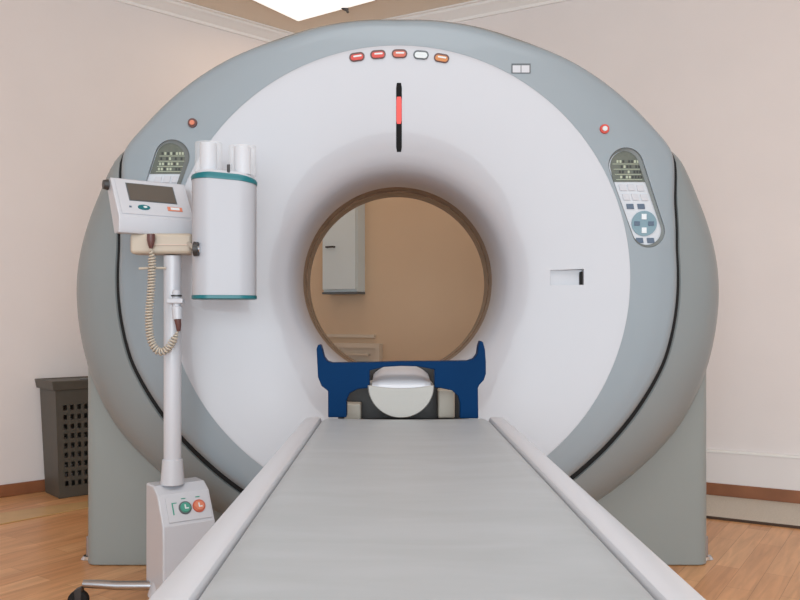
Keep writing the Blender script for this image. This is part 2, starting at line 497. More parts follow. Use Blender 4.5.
FD = dense(FUN, 3)
def fD(r):
    for j in range(len(FUN) - 1):
        if FUN[j + 1][0] <= r <= FUN[j][0]:
            t = (FUN[j][0] - r) / (FUN[j][0] - FUN[j + 1][0]); return FUN[j][1] * (1 - t) + FUN[j + 1][1] * t
    return 2.722
def onfun(px, py):
    """point of the funnel surface seen at a pixel"""
    D = 2.73
    for _ in range(30):
        p = P(px, py, D); r = math.hypot(p.x, p.z - AXZ); D = 0.5 * D + 0.5 * fD(r)
    return P(px, py, D)


rows = [c(r, d) for r, d in FD] + [c(RB + 0.012, 3.02), c(0.40, 2.97), c(0.44, 2.88), c(0.52, 2.82), c(0.62, 2.80), c(0.74, 2.775), c(0.786, 2.765)]
funnel = obj('white_funnel_cover', ringloft(rows), M['white'], gan)
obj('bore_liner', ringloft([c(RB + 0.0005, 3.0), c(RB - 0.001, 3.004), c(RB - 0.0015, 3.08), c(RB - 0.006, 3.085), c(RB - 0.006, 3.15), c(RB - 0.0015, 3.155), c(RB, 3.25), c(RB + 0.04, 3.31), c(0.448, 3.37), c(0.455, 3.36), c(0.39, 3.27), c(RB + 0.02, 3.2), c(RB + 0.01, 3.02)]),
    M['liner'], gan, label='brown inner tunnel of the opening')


# recesses for the control panels
def hull(cA, rA, cB, rB_, n=20):
    """tapered stadium around two circles given in px; list of (px, py)"""
    ang = math.atan2(cB[1] - cA[1], cB[0] - cA[0]); d = math.hypot(cB[0] - cA[0], cB[1] - cA[1])
    be = math.acos((rA - rB_) / d); out = []
    for k in range(n + 1):
        a = ang + be + (2 * PI - 2 * be) * k / n; out.append((cA[0] + rA * math.cos(a), cA[1] + rA * math.sin(a)))
    for k in range(n + 1):
        a = ang - be + 2 * be * k / n; out.append((cB[0] + rB_ * math.cos(a), cB[1] + rB_ * math.sin(a)))
    return out


DF = 2.720
panels = [(1, (626, 165), (648.5, 231)), (-1, (172, 157), (149.5, 223))]
cut = []
for s, a, b in panels:
    h = hull(a, 17.6, b, 16.6)
    cut.append(obj('cut', prism([P(x, y, DF) - Vector((0, 0.02, 0)) for x, y in h], (0, 0.038, 0)), M['dark']))
boolean_cut(front, cut)


def flat(pts, D, th, bm=None):
    """polygon given in px on the plane y = D, standing th proud of it towards the room"""
    return prism([P(x, y, D) for x, y in pts], (0, -th, 0), bm)


def rectpx(cx_, cy_, w_, h_, sk=0):
    return [(cx_ - w_ / 2 - sk, cy_ - h_ / 2), (cx_ + w_ / 2 - sk, cy_ - h_ / 2), (cx_ + w_ / 2 + sk, cy_ + h_ / 2), (cx_ - w_ / 2 + sk, cy_ + h_ / 2)]


DP = DF + 0.0178
for s, a, b in panels:
    face = hull(a, 17.3, b, 16.3)
    pn = obj('control_panel', flat(face, DP, 0.003), M['panel'], gan)
    D2 = DP - 0.0032
    ho = hull(a, 17.3, b, 16.3); hi = hull((a[0] - 2.1, a[1] + 1.2), 15.0, (b[0] - 1.8, b[1] - 0.6), 14.4)
    zb_ = bmesh.new(); nn_ = len(ho); q4 = [[zb_.verts.new(P(x, y, d_)) for x, y in hh_] for hh_, d_ in ((ho, D2), (ho, D2 - 0.006), (hi, D2 - 0.004), (hi, D2))]
    for j_ in range(4):
        for k_ in range(nn_): zb_.faces.new((q4[j_][k_], q4[j_][(k_ + 1) % nn_], q4[(j_ + 1) % 4][(k_ + 1) % nn_], q4[(j_ + 1) % 4][k_]))
    obj('bezel', zb_, M['bezeld'], pn)  # dark ring, wider to the upper right, paints the shade of the recess edge
    ycut = a[1] + 17
    ih = [(x, y) for x, y in hull((a[0] - 1.3, a[1] + 0.9), 14.6, (b[0] - s * 1.0, b[1]), 13, 40)]
    top = [(x, min(y, ycut)) for x, y in ih]
    # clean duplicates on the cut line
    tp = []
    lo = [p for p in top if p[1] < ycut - 0.01]
    xs_ = [x for x, y in ih if abs(y - ycut) < 4]
    # order by angle round the centre
    cxm = a[0]; lo = sorted(lo, key=lambda p: math.atan2(p[1] - a[1], p[0] - cxm) if not (math.atan2(p[1] - a[1], p[0] - cxm) > PI / 2) else math.atan2(p[1] - a[1], p[0] - cxm) - 2 * PI)
    xl = a[0] - 16.5 + (3.5 if s > 0 else -5.5); xr = a[0] + 16.5 + (5.5 if s > 0 else -3.5)
    tp = [(xl, ycut)] + [p for p in lo] + [(xr, ycut)]
    db = bmesh.new(); flat(tp, D2, 0.002, db)
    def dface(pts, mi):
        n0 = len(db.faces); flat(pts, D2 - 0.0022, 0.0006, db); db.faces.ensure_lookup_table()
        for f_ in db.faces[n0:]: f_.material_index = mi
    for r_ in range(4):
        yy = a[1] - 3.5 + r_ * 5.2
        shift = (r_ * 1.2) * s
        for k in range(8):
            xx = a[0] - 8.5 + k * 2.9 + shift - (s < 0) * 1
            if random.random() < 0.85:
                dface(rectpx(xx, yy, 1.9, 2.6), 1 if random.random() < 0.35 else 2)
        dface(rectpx(a[0] - s * 0.5 + shift, yy + 2.5, 26, 0.5), 1)
    obj('display', db, [M['lcd'], M['lcdseg'], M['lcddark']], pn, smooth=False)
    ox, oy = a[0] - 626 * 1.0, a[1] - 165

    def q(px, py):      # mirror the layout for the left panel
        return (a[0] + s * (px - 626), a[1] + (py - 165))
    for (bx, by) in [(622.5, 187.5), (631, 187.5), (640, 188), (626, 197), (635, 197), (644, 197.5)]:
        x, y = q(bx, by); obj('button', flat(rectpx(x, y, 6.6, 6.4, 0.8 * s), D2, 0.003), M['white2'], pn, smooth=False, bevel=0.0008)
    for (bx, by) in [(630, 206.5), (641, 206.5), (639.5, 240.5), (650.5, 240.5)]:
        x, y = q(bx, by); obj('button', flat(rectpx(x, y, 7.2, 5.2, 0.4 * s), D2, 0.003), M['key'], pn, smooth=False, bevel=0.001)
    x, y = q(644, 223.5); ce = P(x, y, D2)
    pad = obj('direction_pad', cyl(ce, ce - Vector((0, 0.003, 0)), 12.6 / FPX * D2, n=40), M['pad'], pn)
    for dx, dy, w_, h_ in [(0, -6.8, 5, 5.6), (0, 6.8, 5, 5.6), (-7, 0, 5.6, 4.4), (7, 0, 5.6, 4.4)]:
        obj('arrow_key', flat(rectpx(x + dx, y + dy, w_, h_), D2 - 0.0032, 0.002), M['padkey'] if dx == 0 else M['key'], pn, smooth=False, bevel=0.0006)

# red push buttons, label window
for px, py in ((192.5, 123), (604.5, 129)):
    ce = P(px, py, DF - 0.0004)
    bz = obj('stop_button', cyl(ce, ce - Vector((0, 0.006, 0)), 0.0165, 0.015), M['bezel'] if px < 400 else M['red'], gan, label='small round red button')
    obj('button_cap', cyl(ce - Vector((0, 0.0062, 0)), ce - Vector((0, 0.010, 0)), 0.009, 0.008), M['copper'] if px < 400 else M['clear'], bz)
lw = obj('indicator_window', flat(rectpx(521, 68.5, 19, 9.5), DF - 0.0004, 0.003), M['bezelg'], gan, smooth=False)
for dx in (-4.4, 4.4):
    obj('lens', flat(rectpx(521 + dx, 69, 8, 7.2), DF - 0.0036, 0.001), M['white2'], lw, smooth=False)


# indicator lights along the top of the funnel
def stad(cx_, cy_, w_, h_, rot, n=10):
    out = []
    for sgn in (1, -1):
        for k in range(n + 1):
            a = -PI / 2 + PI * k / n
            x = sgn * ((w_ - h_) / 2 + math.cos(a) * h_ / 2); y = sgn * math.sin(a) * h_ / 2
            out.append((cx_ + x * math.cos(rot) - y * math.sin(rot), cy_ + x * math.sin(rot) + y * math.cos(rot)))
    return out


for px, py, rot, mm in ((357, 57.2, -0.14, 'redlamp'), (378, 54.8, -0.07, 'redlamp'), (399.5, 54, 0, 'brownlamp'), (421, 55.2, 0.07, 'clear'), (441.5, 58.4, 0.17, 'orange')):
    d = onfun(px, py).y - 0.0004
    bz = obj('indicator_light', flat(stad(px, py, 15.5, 8.6, rot), d + 0.002, 0.006), M['bezel'] if mm != 'clear' else M['bezelg'], gan)
    obj('lens', flat(stad(px, py, 12.6, 5.8, rot), d - 0.0042, 0.0022), M[mm], bz)
    # pale strip painted in as a glint on the clear cover
    obj('cover_strip', flat(stad(px + 0.5, py - 1.2, 8.5, 1.6, rot), d - 0.0066, 0.0006), M['clear'], bz)

# vertical laser slit above the opening
def slit(x, y0, y1, hw, th, m, name, parent, n=10, lab=None):
    bm = bmesh.new(); fr = []; bk = []
    ys = [y0 + (y1 - y0) * k / n for k in range(n + 1)]
    L = [onfun(x, y) for y in ys]
    for k, p in enumerate(L):
        e = hw * (1.0 if 0 < k < n else 0.75)
        fr.append((bm.verts.new(p + Vector((-e, -th, 0))), bm.verts.new(p + Vector((e, -th, 0)))))
        bk.append((bm.verts.new(p + Vector((-e, 0.004, 0))), bm.verts.new(p + Vector((e, 0.004, 0)))))
    for k in range(n):
        bm.faces.new((fr[k][0], fr[k][1], fr[k + 1][1], fr[k + 1][0]))
        bm.faces.new((bk[k][0], bk[k + 1][0], bk[k + 1][1], bk[k][1]))
        bm.faces.new((fr[k][0], fr[k + 1][0], bk[k + 1][0], bk[k][0])); bm.faces.new((fr[k][1], bk[k][1], bk[k + 1][1], fr[k + 1][1]))
    bm.faces.new((fr[0][0], bk[0][0], bk[0][1], fr[0][1])); bm.faces.new((fr[n][0], fr[n][1], bk[n][1], bk[n][0]))
    return obj(name, bm, M[m], parent, smooth=False, label=lab)


ls = slit(399, 83, 152, 0.0098, 0.002, 'slot', 'laser_slit', gan, 14, 'black slot with a red glowing centre')
slit(399, 97, 124, 0.0088, 0.0034, 'laser', 'laser_window', ls, 8)

# hand grip slot on the right of the funnel
gp = onfun(567, 277)
ps = [P(x, y, gp.y) - Vector((0, 0.05, 0)) for x, y in ((551, 270), (583, 269), (583, 285), (551, 285))]
g_cut = prism([ps[0] + Vector((0, 0.052, 0)), ps[1] + Vector((0, 0.088, 0)), ps[2] + Vector((0, 0.088, 0)), ps[3] + Vector((0, 0.052, 0))], (0, 0, 0))
bm = bmesh.new()
a4 = [bm.verts.new(p) for p in ps]
b4 = [bm.verts.new(ps[k] + Vector((0, (0.074, 0.066, 0.066, 0.074)[k], 0))) for k in range(4)]
bm.faces.new(a4); bm.faces.new(list(reversed(b4)))
for k in range(4): bm.faces.new((a4[k], a4[(k + 1) % 4], b4[(k + 1) % 4], b4[k]))
g_cut.free()
boolean_cut(funnel, [obj('cut', bm, M['dark'])])
obj('grip_stop', prism([P(x, y, gp.y + 0.004) for x, y in ((580, 272), (583.4, 271), (583.4, 284.5), (580, 284.5))], (0, 0.012, 0)), M['rubber'], gan, smooth=False)

# feet
FZ = 2.937
def foot(s):
    xo = P(88, 0, FZ + 0.035).x if s < 0 else P(706.5, 0, FZ + 0.035).x
    xi = s * 0.42
    y0, y1 = FZ, 3.42; r = 0.045; pts = []
    if s < 0: seq = [((xo + r, y1 - r), PI / 2, PI), ((xo + r, y0 + r), PI, 1.5 * PI)]
    else: seq = [((xo - r, y0 + r), -PI / 2, 0), ((xo - r, y1 - r), 0, PI / 2)]
    for (cx_, cy_), a0, a1 in seq:
        for k in range(9):
            a = a0 + (a1 - a0) * k / 8; pts.append((cx_ + r * math.cos(a), cy_ + r * math.sin(a), 0.002))
    pts += ([(xi, y0, 0.002), (xi, y1, 0.002)] if s < 0 else [(xi, y1, 0.002), (xi, y0, 0.002)])
    f = obj('foot', prism(pts, (0, 0, 0.80)), M['foot'], gan, bevel=0.004)
    bx = xo + s * 0.012
    br_ = obj('levelling_bracket', box((bx, y0 + 0.10, 0.05), (0.022, 0.05, 0.075)), M['brush'], f, smooth=False, bevel=0.003)
    obj('levelling_pad', cyl((bx + s * 0.006, y0 + 0.09, 0.001), (bx + s * 0.006, y0 + 0.09, 0.012), 0.028, 0.02), M['chrome'], f)
    return f
foot(-1); foot(1)
obj('base_beam', box((0, 3.2, 0.045), (0.84, 0.34, 0.08)), M['foot'], gan, smooth=False, bevel=0.01)

# ------------------------------------------------------------------ patient table
TX = 0.017; TZ = 0.634
tab = empty('patient_table', (TX, 1.25, 0), 'long grey-topped patient table with white side rails leading into the scanner', 'table')
y0, y1 = 0.45, 2.235
mw = 0.230
MZ = TZ
# mattress with soft edges and a very slight dish
bm = bmesh.new(); nx, ny = 24, 60; grid = []
for j in range(ny + 1):
    row = []
    y = y0 + (y1 - y0) * j / ny
    for i in range(nx + 1):
        u = -1 + 2 * i / nx
        edge = max(0, (abs(u) - 0.93) / 0.07)
        ee = max(0, (y - (y1 - 0.02)) / 0.02)
        z = MZ - 0.004 * (1 - u * u) - 0.008 * edge * edge - 0.006 * ee * ee
        row.append(bm.verts.new((TX + u * mw, y, z)))
    grid.append(row)
for j in range(ny):
    for i in range(nx): bm.faces.new((grid[j][i], grid[j][i + 1], grid[j + 1][i + 1], grid[j + 1][i]))
ret = bmesh.ops.extrude_face_region(bm, geom=list(bm.faces))
vs = [v for v in ret['geom'] if isinstance(v, bmesh.types.BMVert)]
for v in vs: v.co.z = MZ - 0.045
obj('mattress', bm, M['mattress'], tab, angle=50)
for s in (-1, 1):
    # each rail is a rounded white extrusion beside the mattress
    xa = mw + 0.0035; xb = mw + 0.052
    prof = [(xa, -0.055), (xa, -0.008), (xa + 0.003, -0.002), (xa + 0.007, 0.0), (xb - 0.012, -0.001), (xb - 0.004, -0.005), (xb, -0.014), (xb - 0.004, -0.055), (xb - 0.014, -0.075), (xa, -0.075)]
    obj('side_rail', prism([(TX + s * a, y0, TZ + z) for a, z in prof], (0, y1 - y0 - 0.004, 0)), M['white2'], tab, angle=30)
obj('tabletop', box((TX, (y0 + y1) / 2 - 0.005, TZ - 0.098), (0.50, y1 - y0 - 0.03, 0.040)), M['white2'], tab, smooth=False, bevel=0.01)
obj('pedestal', prism([(TX - 0.19, 0.75, 0.06), (TX + 0.19, 0.75, 0.06), (TX + 0.19, 1.95, 0.06), (TX - 0.19, 1.95, 0.06)], (0, 0, TZ - 0.18)), M['grey'], tab, smooth=False, bevel=0.03)
obj('base_plate', box((TX, 1.35, 0.03), (0.46, 1.7, 0.058)), M['foot'], tab, smooth=False, bevel=0.012)

# ------------------------------------------------------------------ head holder (clamped on the end of the table)
HD = 2.262
hh = empty('head_holder', (TX, HD + 0.03, TZ), 'blue head holder with a white cushion on the end of the patient table', 'head holder')
L_ = [(328, 417.5), (328, 391), (321.5, 386), (317.8, 377), (317, 360), (316.5, 349), (318, 344.5), (320.5, 345), (322, 350), (323.8, 357), (327, 361.5), (332, 363), (372, 362.5), (401, 361.6)]
R_ = [(440, 361.4), (468, 361), (474, 359), (477.5, 354), (478.5, 346), (480.3, 340.5), (483, 342), (485.2, 350), (486, 362), (486, 374), (484, 380), (479.5, 385), (478, 388), (478.5, 418.5),
      (460, 418.5), (460, 403), (458, 396), (452, 390.5), (440, 388), (434.5, 387.5), (434.5, 369.5), (418, 366.5), (401, 366), (384, 367), (369.5, 370.5), (369.5, 388), (358, 389), (350, 393), (346.5, 400), (346.5, 417.5)]
bp_ = obj('blue_bracket', prism([P(x, y, HD) for x, y in L_ + R_], (0, 0.05, 0)), M['blue'], hh, angle=30, bevel=0.003)
# cradle shell: half disc front, dished cushion going back
def arcpts(cx_, cy_, rx, ry, a0, a1, n, D):
    return [P(cx_ + rx * math.cos(a0 + (a1 - a0) * k / n), cy_ + ry * math.sin(a0 + (a1 - a0) * k / n), D) for k in range(n + 1)]


bm = bmesh.new(); rings = []
for (D, kx_, ky_, dz, inset) in ((2.242, 1, 1, 0, 0), (2.25, 1.03, 1.03, 0, 0), (2.33, 1.04, 1.0, 0.0, 0), (2.45, 1.0, 0.9, 0.0, 0)):
    ring = []
    zc = P(0, 386, 2.24).z + dz; xc = P(401, 0, 2.24).x
    for k in range(33):
        a = PI * k / 32
        ring.append(bm.verts.new((xc + 0.0905 * kx_ * math.cos(a), D, zc - 0.088 * ky_ * math.sin(a))))
    for k in range(1, 24):       # dished top edge from left back to right
        u = -1 + 2 * k / 24
        ring.append(bm.verts.new((xc + 0.0905 * kx_ * u, D, zc + 0.002 - 0.010 * (1 - u * u))))
    rings.append(ring)
n = len(rings[0])
for j in range(len(rings) - 1):
    for k in range(n): bm.faces.new((rings[j][k], rings[j][(k + 1) % n], rings[j + 1][(k + 1) % n], rings[j + 1][k]))
bm.faces.new(rings[0]); bm.faces.new(list(reversed(rings[-1])))
obj('cradle_shell', bm, M['cradlepad'], hh, angle=50)
bm = bmesh.new(); g = []
xc = P(401.5, 0, 2.24).x; zc = P(0, 386, 2.24).z
for j in range(13):
    t = j / 12; D = 2.26 + 0.18 * t; row = []
    for k in range(25):
        u = -1 + 2 * k / 24
        row.append(bm.verts.new((xc + 0.083 * u, D, zc + 0.001 - 0.006 * (1 - u * u) + 0.052 * t ** 0.6 * (0.35 + 0.65 * (1 - abs(u) ** 3)))))
    g.append(row)
for j in range(12):
    for k in range(24): bm.faces.new((g[j][k], g[j][k + 1], g[j + 1][k + 1], g[j + 1][k]))
ret = bmesh.ops.extrude_face_region(bm, geom=list(bm.faces))
for v in [v for v in ret['geom'] if isinstance(v, bmesh.types.BMVert)]: v.co.z = zc - 0.012
obj('cushion', bm, M['white2'], hh, angle=60)
obj('back_plate', prism([P(x, y, 2.47) for x, y in ((338, 424), (338, 389), (342, 385), (362, 384), (368, 370), (372, 364.5), (430, 364), (434, 370), (438, 384), (462, 386), (466, 390), (466, 424))], (0, 0.02, 0)), M['carbon'], hh, smooth=False)
obj('support_block', box((P(446, 0, 2.40).x, 2.41, TZ + 0.02), (0.05, 0.06, 0.085)), M['cream'], hh, smooth=False, bevel=0.006)
obj('support_block', box((P(353, 0, 2.40).x, 2.41, TZ - 0.004), (0.05, 0.06, 0.05)), M['cream'], hh, smooth=False, bevel=0.006)
obj('mounting_plate', box((TX, 2.37, TZ - 0.05), (0.40, 0.24, 0.035)), M['carbon'], hh, smooth=False, bevel=0.004)

# ------------------------------------------------------------------ contrast injector on its rolling stand
SX, SY = P(172.5, 0, 2.5).x, 2.5
inj = empty('contrast_injector', (SX, SY, 0), 'white contrast injector on a rolling stand with a tilted control console, left of the table', 'injector')
YAW = math.radians(35)
fx = Vector((math.sin(YAW), -math.cos(YAW), 0)); wx = Vector((math.cos(YAW), math.sin(YAW), 0)); UP = Vector((0, 0, 1))
def zy(y, D=2.5): return CZ + (HY - y) / FPX * D
O = Vector((SX, SY, 0))
post = obj('post', cyl(O + UP * 0.40, O + UP * zy(256), 0.0270), M['white2'], inj)
obj('post_collar', cyl(O + UP * zy(484), O + UP * zy(459), 0.037, 0.031), M['white2'], inj, bevel=0.002)
# housing: wedge-topped box, turned towards the table
hw_ = 0.083; hb = -0.07; hf = 0.09
side = [(hb, 0.055), (hf, 0.055), (hf, zy(536)), (hf - 0.002, zy(519)), (0.038, zy(491)), (0.0, zy(484)), (hb, zy(484))]
C0 = O + wx * 0.022 + fx * 0.0
hs = obj('base_housing', prism([C0 - wx * hw_ + fx * a + UP * z for a, z in side], wx * (hw_ * 2)), M['white2'], inj, bevel=0.006, angle=25)
# sloping control face with two rotary buttons
pa = C0 + fx * (hf - 0.002) + UP * zy(519); pb = C0 + fx * 0.038 + UP * zy(491)
sl = (pb - pa).normalized(); nn = wx.cross(sl).normalized()
if nn.dot(fx) < 0: nn = -nn
mid = (pa + pb) / 2 + nn * 0.0012
pl = prism([mid - wx * 0.062 - sl * 0.040, mid + wx * 0.074 - sl * 0.040, mid + wx * 0.074 + sl * 0.040, mid - wx * 0.062 + sl * 0.040], nn * 0.0025)
cp = obj('control_plate', pl, M['white2'], inj, smooth=False, bevel=0.001)
for dx, mm in ((-0.006, 'green'), (0.038, 'copper')):
    q0 = mid + wx * dx + nn * 0.003
    obj('button_ring', cyl(q0, q0 + nn * 0.004, 0.0205, 0.0195), M['bezelg'] if mm == 'green' else M['brownlamp'], cp)
    obj('push_button', cyl(q0 + nn * 0.0042, q0 + nn * 0.009, 0.0165, 0.014), M[mm], cp)
    obj('button_mark', prism([q0 + nn * 0.0092 + wx * a + sl * b for a, b in ((-0.004, 0.008), (0.0, 0.008), (0.0, -0.002), (0.008, -0.002), (0.008, -0.006), (-0.004, -0.006))], nn * 0.0006), M['clear'], cp, smooth=False)
q0 = mid + nn * 0.003
for mkp in (((-0.046, 0.02), (-0.030, 0.02), (-0.030, 0.017), (-0.042, 0.017), (-0.042, -0.018), (-0.046, -0.018)),
            ((-0.014, 0.028), (0.0, 0.028), (0.0, 0.031), (-0.014, 0.031)), ((0.032, 0.028), (0.046, 0.028), (0.046, 0.031), (0.032, 0.031))):
    obj('printed_mark', prism([q0 + wx * a + sl * b for a, b in mkp], nn * 0.0008), M['green'], cp, smooth=False)
# legs with casters
for ang in (182, 97, 2, -88):
    a = math.radians(ang); u = Vector((math.cos(a), math.sin(a), 0)); v = Vector((-u.y, u.x, 0))
    st = O + u * (0.06) + UP * 0.075; en = O + u * 0.275 + UP * 0.083
    lg = obj('leg', tube([st, O + u * 0.17 + UP * 0.076, O + u * 0.235 + UP * 0.081, en], [0.0145, 0.014, 0.0135, 0.012], 14), M['brush'], inj)
    wc = O + u * 0.29 + UP * 0.032
    cs = obj('caster', cyl(wc - v * 0.012 + UP * 0, wc + v * 0.012, 0.0315), M['rubber'], inj, bevel=0.004)
    obj('fork', prism([wc + v * 0.014 + u * a_ + UP * b_ for a_, b_ in ((-0.012, -0.002), (0.006, -0.004), (0.010, 0.034), (-0.014, 0.044))], v * -0.028), M['dark'], cs, smooth=False, bevel=0.002)
obj('leg_hub', cyl(O + UP * 0.052, O + UP * 0.10, 0.075, 0.06), M['white2'], inj)

# console: wedge with a tilted screen face
B0 = P(118.5, 215, 2.42); WC = 0.238
cside = [(0.004, -0.002), (-0.087, 0.126), (-0.094, 0.128), (-0.125, 0.10), (-0.045, -0.052), (0.0, -0.053), (0.005, -0.04)]
con = obj('console', prism([B0 + fx * a + UP * z for a, z in cside], wx * WC), M['white2'], inj, bevel=0.007, angle=25)
sl = (fx * (-0.091) + UP * 0.128).normalized(); nn = wx.cross(sl).normalized()
if nn.dot(fx) < 0: nn = -nn
Lf_ = math.hypot(0.091, 0.128)
def cpt(u, v): return B0 + fx * 0.004 - UP * 0.002 + wx * (u * WC) + sl * (v * Lf_) + nn * 0.0008
def cquad(u0, u1, v0, v1, th, bm=None, off=0.0): return prism([cpt(u0, v0) + nn * off, cpt(u1, v0) + nn * off, cpt(u1, v1) + nn * off, cpt(u0, v1) + nn * off], nn * th, bm)
bz = obj('face_plate', cquad(0.045, 0.955, 0.06, 0.96, 0.002), M['white2'], con, smooth=False, bevel=0.001)
obj('screen', cquad(0.19, 0.80, 0.42, 0.86, 0.0015, off=0.0022), M['screen'], con, smooth=False)
obj('screen_frame', cquad(0.175, 0.815, 0.40, 0.88, 0.0008, off=0.0018), M['bezelg'], con, smooth=False)
def celp(u, v, ru_, rv_, th, off):
    return prism([cpt(u, v) + nn * off + wx * (ru_ * math.cos(2 * PI * k / 24)) + sl * (rv_ * math.sin(2 * PI * k / 24)) for k in range(24)], nn * th)
obj('teal_button', celp(0.345, 0.24, 0.019, 0.0095, 0.003, 0.0022), M['teal'], con)
obj('teal_button_mark', celp(0.36, 0.24, 0.006, 0.004, 0.001, 0.0054), M['clear'], con)
obj('blue_mark', cquad(0.155, 0.185, 0.22, 0.26, 0.001, off=0.0022), M['key'], con, smooth=False)
obj('red_button', cquad(0.66, 0.86, 0.20, 0.31, 0.002, off=0.0022), M['copper'], con, smooth=False, bevel=0.001)
obj('red_button_inset', cquad(0.70, 0.82, 0.225, 0.285, 0.001, off=0.0044), M['padkey'], con, smooth=False)
kb = B0 + fx * (-0.108) + UP * 0.106 - wx * 0.002
obj('side_knob', cyl(kb, kb - wx * 0.014, 0.017, 0.014), M['dark'], con)

# yoke below the console
yk0 = P(133, 244, 2.44); yk1 = P(195, 247, 2.56)
yd = (yk1 - yk0); yd.z = 0; yd.normalize()
yc = (P(133, 244.5, 2.5) + P(195, 244.5, 2.5)) / 2
yok = obj('yoke', box((yc.x, 2.5, yc.z), (0.192, 0.075, 0.064)), M['cream'], inj, smooth=False, bevel=0.012)
obj('yoke_seam', box((yc.x + 0.03, 2.461, yc.z - 0.004), (0.11, 0.003, 0.003)), M['tan'], yok, smooth=False)
kc = P(194.5, 249, 2.345)
obj('clamp_rod', tube([Vector((yc.x + 0.085, 2.47, yc.z)), kc + Vector((0.006, 0.0, 0))], 0.008, 10), M['chrome'], inj)
kn = obj('clamp_knob', cyl(kc - Vector((0.002, 0, 0)), kc + Vector((0.013, 0, 0)), 0.022, 0.020), M['dark'], inj, bevel=0.002)
obj('knob_cap', cyl(kc + Vector((0.0132, 0, 0)), kc + Vector((0.016, 0, 0)), 0.012), M['chrome'], kn)
sc_ = P(151, 238, 2.445)
obj('cable_socket', tube([sc_ + UP * 0.012, sc_ - UP * 0.006, sc_ - UP * 0.022, sc_ - UP * 0.032], [0.0125, 0.0125, 0.009, 0.005], 16), M['bezel'], yok)

# cable hook
hk = obj('cable_hook', tube([P(139, 268.5, 2.462), P(152, 268, 2.462), P(166, 268, 2.47)], 0.0036, 8), M['cream'], inj)
# coiled cable
def bez(pts, n):
    out = []
    for j in range(len(pts) - 1):
        p0 = pts[max(j - 1, 0)]; p1 = pts[j]; p2 = pts[j + 1]; p3 = pts[min(j + 2, len(pts) - 1)]
        for k in range(n):
            t = k / n; out.append(0.5 * ((2 * p1) + (p2 - p0) * t + (2 * p0 - 5 * p1 + 4 * p2 - p3) * t * t + (3 * p1 - p0 - 3 * p2 + p3) * t ** 3))
    out.append(pts[-1]); return out


path = bez([P(151, 249, 2.445), P(152, 262, 2.45), P(151, 290, 2.45), P(149, 318, 2.45), P(151, 340, 2.45), P(158, 351, 2.45), P(166, 350, 2.45), P(173, 341, 2.45), P(178, 331, 2.455)], 60)
# arc length resample and wind
acc = [0]
for i in range(1, len(path)): acc.append(acc[-1] + (path[i] - path[i - 1]).length)
turns = 46; steps = turns * 12; hel = []; j = 0
for i in range(steps + 1):
    s_ = acc[-1] * i / steps
    while j < len(acc) - 2 and acc[j + 1] < s_: j += 1
    t = (s_ - acc[j]) / max(1e-9, acc[j + 1] - acc[j]); p = path[j].lerp(path[j + 1], t)
    tg = (path[min(j + 2, len(path) - 1)] - path[max(j - 1, 0)]).normalized()
    a = tg.cross(Vector((0, 1, 0))).normalized(); b = tg.cross(a)
    th = 2 * PI * turns * i / steps; fade = min(1, i / 40, (steps - i) / 40)
    hel.append(p + (a * math.cos(th) + b * math.sin(th)) * 0.0098 * fade)
obj('coiled_cable', tube(hel, 0.0029, 6), M['cream'], inj)
# hand switch parked on the post
hsx = 176.5
sw = obj('hand_switch', tube([P(hsx, 290, 2.452), P(hsx, 292, 2.452), P(hsx, 306, 2.452), P(hsx + 0.5, 307, 2.452), P(hsx + 1, 319, 2.452)], [0.010, 0.0125, 0.0125, 0.016, 0.0145], 18), M['white2'], inj)
obj('switch_ring', cyl(P(hsx, 296.5, 2.452), P(hsx, 295, 2.452), 0.0165), M['dark'], sw)
obj('switch_clip', box(P(176, 301, 2.452), (0.05, 0.036, 0.016)), M['white2'], sw, smooth=False, bevel=0.004)
obj('strain_relief', tube([P(hsx + 1, 319, 2.452), P(178.5, 325, 2.452), P(178.5, 331, 2.455)], [0.011, 0.009, 0.006], 12), M['bezel'], sw)

# injector head: rounded white case with teal bands and two syringes
HX_, HD_ = P(224.5, 0, 2.42).x, 2.42
def rrect(w_, d_, r, z, yaw, c_, n=10, ztilt=0.0, sag=0.0):
    out = []
    for (sx, sy, a0) in ((1, 1, 0), (-1, 1, PI / 2), (-1, -1, PI), (1, -1, 1.5 * PI)):
        for k in range(n + 1):
            a = a0 + PI / 2 * k / n
            x = sx * (w_ / 2 - r) + r * math.cos(a); y = sy * (d_ / 2 - r) + r * math.sin(a)
            X = x * math.cos(yaw) - y * math.sin(yaw); Y = x * math.sin(yaw) + y * math.cos(yaw)
            out.append(Vector((c_[0] + X, c_[1] + Y, z + ztilt * X - sag * (x / (w_ / 2)) ** 2)))
    return out


def stack(rows, bm=None):
    bm = bm or bmesh.new(); vs = [[bm.verts.new(p) for p in r] for r in rows]; n = len(rows[0])
    for j in range(len(rows) - 1):
        for k in range(n): bm.faces.new((vs[j][k], vs[j][(k + 1) % n], vs[j + 1][(k + 1) % n], vs[j + 1][k]))
    bm.faces.new(vs[0]); bm.faces.new(list(reversed(vs[-1]))); return bm


